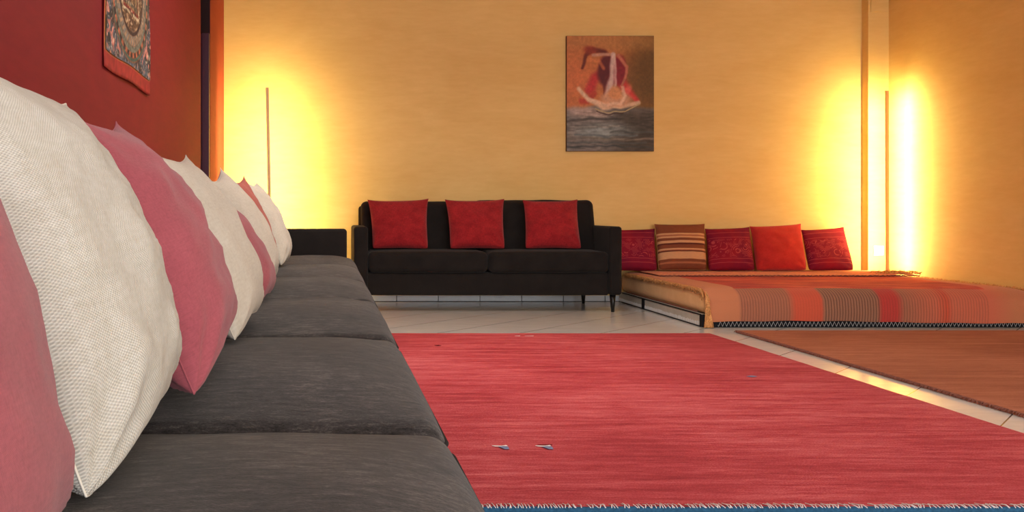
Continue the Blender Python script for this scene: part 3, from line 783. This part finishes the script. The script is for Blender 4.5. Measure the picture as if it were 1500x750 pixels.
# kilim blanket: u = x, v = length along the profile from the hem
def kilim_mat():
    k = NT('kilim_weave'); sep = k.n('ShaderNodeSeparateXYZ'); k.l(k.uv(), sep.inputs[0])
    u, v = sep.outputs[0], sep.outputs[1]      # metres
    un = k.math('DIVIDE', k.math('SUBTRACT', u, 2.5), 2.25)
    def P(x): return (x-2.5)/2.25
    tan, salmon, brown, orange, red, grey = lin((198, 126, 90)), lin((206, 112, 86)), lin((172, 110, 86)), lin((208, 92, 68)), lin((190, 68, 62)), lin((158, 112, 90))
    front = k.ramp(un, [(0, tan), (P(2.72), tan), (P(2.74), brown), (P(3.05), brown), (P(3.10), orange), (P(3.27), orange), (P(3.29), grey), (P(3.64), grey),
                        (P(3.67), red), (P(3.77), red), (P(3.82), brown), (P(4.03), salmon), (P(4.10), orange), (P(4.14), salmon), (P(4.40), salmon), (P(4.55), tan)][:16])
    ribs = k.math('SINE', k.math('MULTIPLY', u, 2*math.pi/.0185))
    ribs = k.math('ADD', k.math('MULTIPLY', ribs, .5), .5)
    inb = k.ramp(un, [(0, (0, 0, 0)), (P(2.73), (.55,)*3), (P(3.07), (.15,)*3), (P(3.28), (1,)*3), (P(3.66), (.3,)*3), (P(3.80), (.55,)*3), (P(4.1), (.4,)*3), (P(4.38), (0,)*3)], 'CONSTANT')
    rb = k.math('MULTIPLY', k.math('POWER', ribs, 3), inb)
    front = k.mix(k.math('MULTIPLY', rb, .8), front, lin((96, 62, 50)))
    nz = k.noise(k.mapping(k.uv(), (3, 22, 1)), 1, 5, .7); nz2 = k.noise(k.mapping(k.uv(), (1.6, 3, 1)), 1, 3, .5)
    top = k.ramp(k.math('ADD', k.math('MULTIPLY', nz, .55), k.math('MULTIPLY', nz2, .45)), [(.38, lin((160, 38, 24))), (.5, lin((192, 56, 34))), (.60, lin((220, 96, 56)))])
    lim = k.math('ADD', .275, k.math('MULTIPLY', k.math('SUBTRACT', nz2, .5), .03))
    istop = k.math('MULTIPLY', k.math('GREATER_THAN', v, lim), k.math('MULTIPLY', k.math('GREATER_THAN', u, 2.73), k.math('LESS_THAN', u, 4.42)))
    c = k.mix(istop, front, top)
    c = k.mix(.25, c, k.ramp(k.noise(k.mapping(k.uv(), (400, 150, 1)), 1, 3, .7), [(.3, (.3,)*3), (.7, (.7,)*3)]), 'OVERLAY')
    k.col(c); k.rough(.9, .12); k.b.inputs['Sheen Weight'].default_value = .1
    k.bump(k.math('ADD', rb, k.noise(k.mapping(k.uv(), (300, 300, 1)), 1, 2)), .6, .004)
    return k.m
M['kilim'] = kilim_mat()
def hem(x): return .036+.010*math.sin((x-2.5)*2.2+.2)*(1 if x < 3.9 else .6)+.002*math.sin(x*17)
def blanket_pt(x, s):
    """s = arc length from the hem level up over the front and back along the top"""
    Rv = .155                                  # quarter ellipse from the vertical front to the flat top
    yf = BY0-.012; zt = .2625
    h0 = hem(x); vert = .165-h0
    arc = .215
    if s < vert: y, z = yf-.006*math.sin(s/vert*math.pi), h0+s
    elif s < vert+arc:
        t = (s-vert)/arc*math.pi/2; y, z = yf+.19*edge_k(x)*(1-math.cos(t)), .165+.0975*math.sin(t)
    else:
        ky = yf+.19*edge_k(x); y, z = ky+(s-vert-arc)*(7.46-ky)/(7.46-yf-.19), zt
    if s >= vert*.5:
        z += .003*noise.noise(Vector((x*4, y*4, 7)))*min(1, (s-vert*.5)/.1)
    y -= .003*abs(noise.noise(Vector((x*7, 0, s*3))))
    # edges: follow the rounding of the mattress at the left, sag by the wall at the right
    if x < BX0+.06: z -= .022*((BX0+.06-x)/.06)**2 if z > .2 else 0
    wx = (x-(BX0+BX1)/2)/((BX1-BX0)/2)
    if wx > .8 and z > .2: z -= .03*((wx-.8)/.2)**2
    return Vector((x, y, z))
KB = empty('kilim_blanket', (3.6, 6.4, .03), 'red and orange kilim blanket spread over the mattress and hanging down its front', 'blanket')
bm = bmesh.new(); uvl = bm.loops.layers.uv.new('uv')
SM = (7.46-(BY0-.012)-.19)+.215+.13
nx, ns = 150, 120; g = []
for j in range(ns+1):
    s = SM*(j/ns)**1.4
    g.append([(bm.verts.new(blanket_pt(BX0+.010+(BX1-.02-BX0)*i/nx, s)), BX0+.010+(BX1-.02-BX0)*i/nx, s) for i in range(nx+1)])
for j in range(ns):
    for i in range(nx):
        q = [g[j][i], g[j][i+1], g[j+1][i+1], g[j+1][i]]
        f = bm.faces.new([a[0] for a in q])
        for lp, a in zip(f.loops, q): lp[uvl].uv = (a[1], a[2])
o = settle(KB, mesh_obj('woven_cloth', bm, M['kilim']))
sd = o.modifiers.new('thick', 'SOLIDIFY'); sd.thickness = .004; sd.offset = -1
M['tassel'] = plain('tan_tassel_yarn', (222, 162, 104), .9, .1, var=.3, scale=150)
bm = bmesh.new()
for i in range(420):     # left edge fringe lying over the mattress edge
    s = .20+i/420*(SM-.22); p = blanket_pt(BX0+.012, s)
    L = random.uniform(.008, .045)*(.6+.6*noise.noise(Vector((s*9, 0, 0)))+.3); dy = random.uniform(-.035, .035)
    add_tube(bm, [p+Vector((.004, 0, .004)), p+Vector((-.014, dy*.4, .004+random.uniform(0, .008))), p+Vector((-.020, dy, -L*.55))], .0022, 4)
o = settle(KB, mesh_obj('side_fringe', bm, M['tassel'])); o['kind'] = 'stuff'
bm = bmesh.new()
for i in range(110):     # long tassels hanging at the front corner
    z = random.uniform(.10, .245); x = BX0+.012+random.uniform(-.004, .010)
    L = random.uniform(.06, .13); a = random.uniform(-.010, .022)
    zb = max(.004, z-L)
    add_tube(bm, [(x, BY0-.016, z), (x+a*.5, BY0-.030, (z+zb)/2+.01), (x+a, BY0-.026+random.uniform(-.01, .01), zb)], .0024, 4)
for i in range(60):
    x = BX0+.02+random.uniform(-.006, .02); a = random.uniform(-.022, .02)
    add_tube(bm, [(x, BY0-.018, .12), (x+a*.4, BY0-.030, .06), (x+a, BY0-.030+random.uniform(-.01, .01), .004)], .0026, 4)
o = settle(KB, mesh_obj('corner_tassels', bm, M['tassel'])); o['kind'] = 'stuff'
bm = bmesh.new()
for i in range(420):     # fringe at the wall side
    s = .24+i/420*(SM-.26); p = blanket_pt(BX1-.012, s)
    add_tube(bm, [p+Vector((-.004, 0, .003)), p+Vector((random.uniform(-.01, .006), random.uniform(-.02, .02), .010+random.uniform(0, .012)))], .0022, 4)
o = settle(KB, mesh_obj('wall_side_fringe', bm, M['tassel'])); o['kind'] = 'stuff'

# second throw folded along the back of the bed
FT = empty('folded_throw', (3.6, 7.2, .27), 'light orange throw folded in a strip with dark scalloped edge before the bed cushions', 'blanket')
M['throw'] = fabric('light_orange_throw', (222, 134, 88), (210, 116, 74), .003, .12)
bm = bmesh.new(); uvl = bm.loops.layers.uv.new('uv'); g = []
nx, ny = 140, 12
for j in range(ny+1):
    row = []
    for i in range(nx+1):
        x = 2.60+2.02*i/nx; y = 6.93+.60*j/ny
        if j == 0: y += .006*math.sin(i*1.9)
        z = .2725+.003*noise.noise(Vector((x*5, y*8, 3)))+.003*math.sin(j/ny*math.pi)
        if x > 4.3 and j < 4: z += .012*math.exp(-((x-4.47)/.08)**2)
        row.append((bm.verts.new((x, y, z)), x, y))
    g.append(row)
for j in range(ny):
    for i in range(nx):
        q = [g[j][i], g[j][i+1], g[j+1][i+1], g[j+1][i]]
        f = bm.faces.new([a[0] for a in q])
        for lp, a in zip(f.loops, q): lp[uvl].uv = (a[1], a[2])
o = settle(FT, mesh_obj('woven_cloth', bm, M['throw']))
sd = o.modifiers.new('thick', 'SOLIDIFY'); sd.thickness = .005; sd.offset = -1
bm = bmesh.new()
add_tube(bm, [(2.60+2.02*i/300, 6.928+.006*math.sin(i*.9), .271+.0025*math.sin(i*1.3)) for i in range(301)], .0032, 5)
o = settle(FT, mesh_obj('scalloped_edge', bm, M['fringe_dark'])); o['label'] = 'dark scalloped edge'
bm = bmesh.new()
for i in range(90):
    x = random.gauss(4.50, .07); y = random.uniform(6.98, 7.12); z = .284
    add_tube(bm, [(x, y, z), (x+random.uniform(-.03, .03), y-.02, z+random.uniform(.006, .022)), (x+random.uniform(-.05, .05), y-.05, z-.006)], .0026, 4)
o = settle(FT, mesh_obj('bunched_fringe', bm, M['tassel'])); o['kind'] = 'stuff'

# bed cushions
def pattern_mat(name, kind):
    k = NT(name); sep = k.n('ShaderNodeSeparateXYZ'); k.l(k.uv(), sep.inputs[0])
    u, v = sep.outputs[0], sep.outputs[1]
    if kind == 'stripe':
        a, b, c, d = lin((122, 66, 44)), lin((198, 146, 104)), lin((160, 96, 66)), lin((92, 44, 34))
        vn = k.math('DIVIDE', v, .40)
        col = k.ramp(vn, [(0, a), (.10, c), (.14, a), (.20, b), (.34, b), (.36, d), (.39, c), (.41, b), (.44, a), (.52, d), (.56, b), (.62, a), (.68, b), (.72, c), (.76, b), (.80, a)][:16], 'CONSTANT')
        col = k.mix(.3, col, k.ramp(k.noise(k.mapping(k.uv(), (30, 260, 1)), 1, 3), [(.3, (.3,)*3), (.7, (.7,)*3)]), 'OVERLAY')
    else:
        a, b, hi = lin((104, 16, 46)), lin((136, 22, 40)), lin((186, 78, 78))
        col = k.ramp(k.noise(k.mapping(k.uv(), (4, 3, 1)), 1, 4), [(.35, a), (.65, b)])
        # scroll ornament in the middle band, thin lines above and below
        vo = k.n('ShaderNodeTexVoronoi'); vo.inputs['Scale'].default_value = 9.5; k.l(k.mapping(k.uv(), (1, 1, 1)), vo.inputs['Vector'])
        rings = k.math('SINE', k.math('MULTIPLY', vo.outputs['Distance'], 62))
        r = k.math('GREATER_THAN', rings, .55)
        n = k.math('GREATER_THAN', k.noise(k.mapping(k.uv(), (1, 1, 1)), 22, 2), .47)
        band = k.math('MULTIPLY', k.math('GREATER_THAN', v, .10), k.math('LESS_THAN', v, .27))
        m1 = k.math('MULTIPLY', k.math('MULTIPLY', r, n), band)
        def ln(y): return k.math('LESS_THAN', k.math('ABSOLUTE', k.math('SUBTRACT', v, y)), .0022)
        m2 = k.math('ADD', k.math('ADD', ln(.085), ln(.285)), k.math('ADD', ln(.05), ln(.335)), True)
        col = k.mix(k.math('MULTIPLY', k.math('ADD', m1, m2, True), .55), col, hi)
    k.col(col); k.rough(.85, .15); k.bump(k.noise(k.mapping(k.uv(), (300, 300, 1)), 1, 2), .4, .001)
    return k.m
M['stripe'] = pattern_mat('brown_striped_weave', 'stripe'); M['scroll'] = pattern_mat('burgundy_scroll_jacquard', 'scroll')
M['coral'] = fabric('coral_red_cloth', (198, 48, 44), (172, 36, 34), .003, .1, sc_m=8)
M['ecru_pipe'] = plain('ecru_piping', (190, 140, 92), .9, .1)
G = 'cushions leaning on the wall on the low bed'
zb = .281
def bc(xl, xr, xtl, xtr, zl, zr, T, m, label, seed, pipe=None, y=7.36):
    pillow('cushion', (xl, y, zb), (xr, y, zb), (xtr, 7.53, zr), (xtl, 7.53, zl), T, m, label, 'cushion', G, seed=seed, zmin=.279, pipe=pipe, n=28, conc=.035, wr=.006, pw=.38)
bc(2.30, 2.735, 2.32, 2.770, .612, .622, .13, M['scroll'], 'burgundy scroll-patterned cushion half hidden behind the black sofa arm, leftmost on the bed', 21)
bc(2.745, 3.150, 2.775, 3.195, .662, .664, .13, M['stripe'], 'brown and tan striped cushion on the low bed', 22, M['ecru_pipe'], y=7.37)
bc(3.160, 3.545, 3.205, 3.575, .622, .636, .12, M['scroll'], 'burgundy scroll-patterned cushion between the striped cushion and the plain coral red one', 23)
bc(3.555, 3.975, 3.585, 4.010, .642, .664, .13, M['coral'], 'plain coral red cushion on the low bed, between two burgundy patterned ones', 24)
bc(3.990, 4.365, 4.020, 4.375, .612, .636, .12, M['scroll'], 'burgundy scroll-patterned cushion at the right end of the row, nearest the lit pillar', 25)
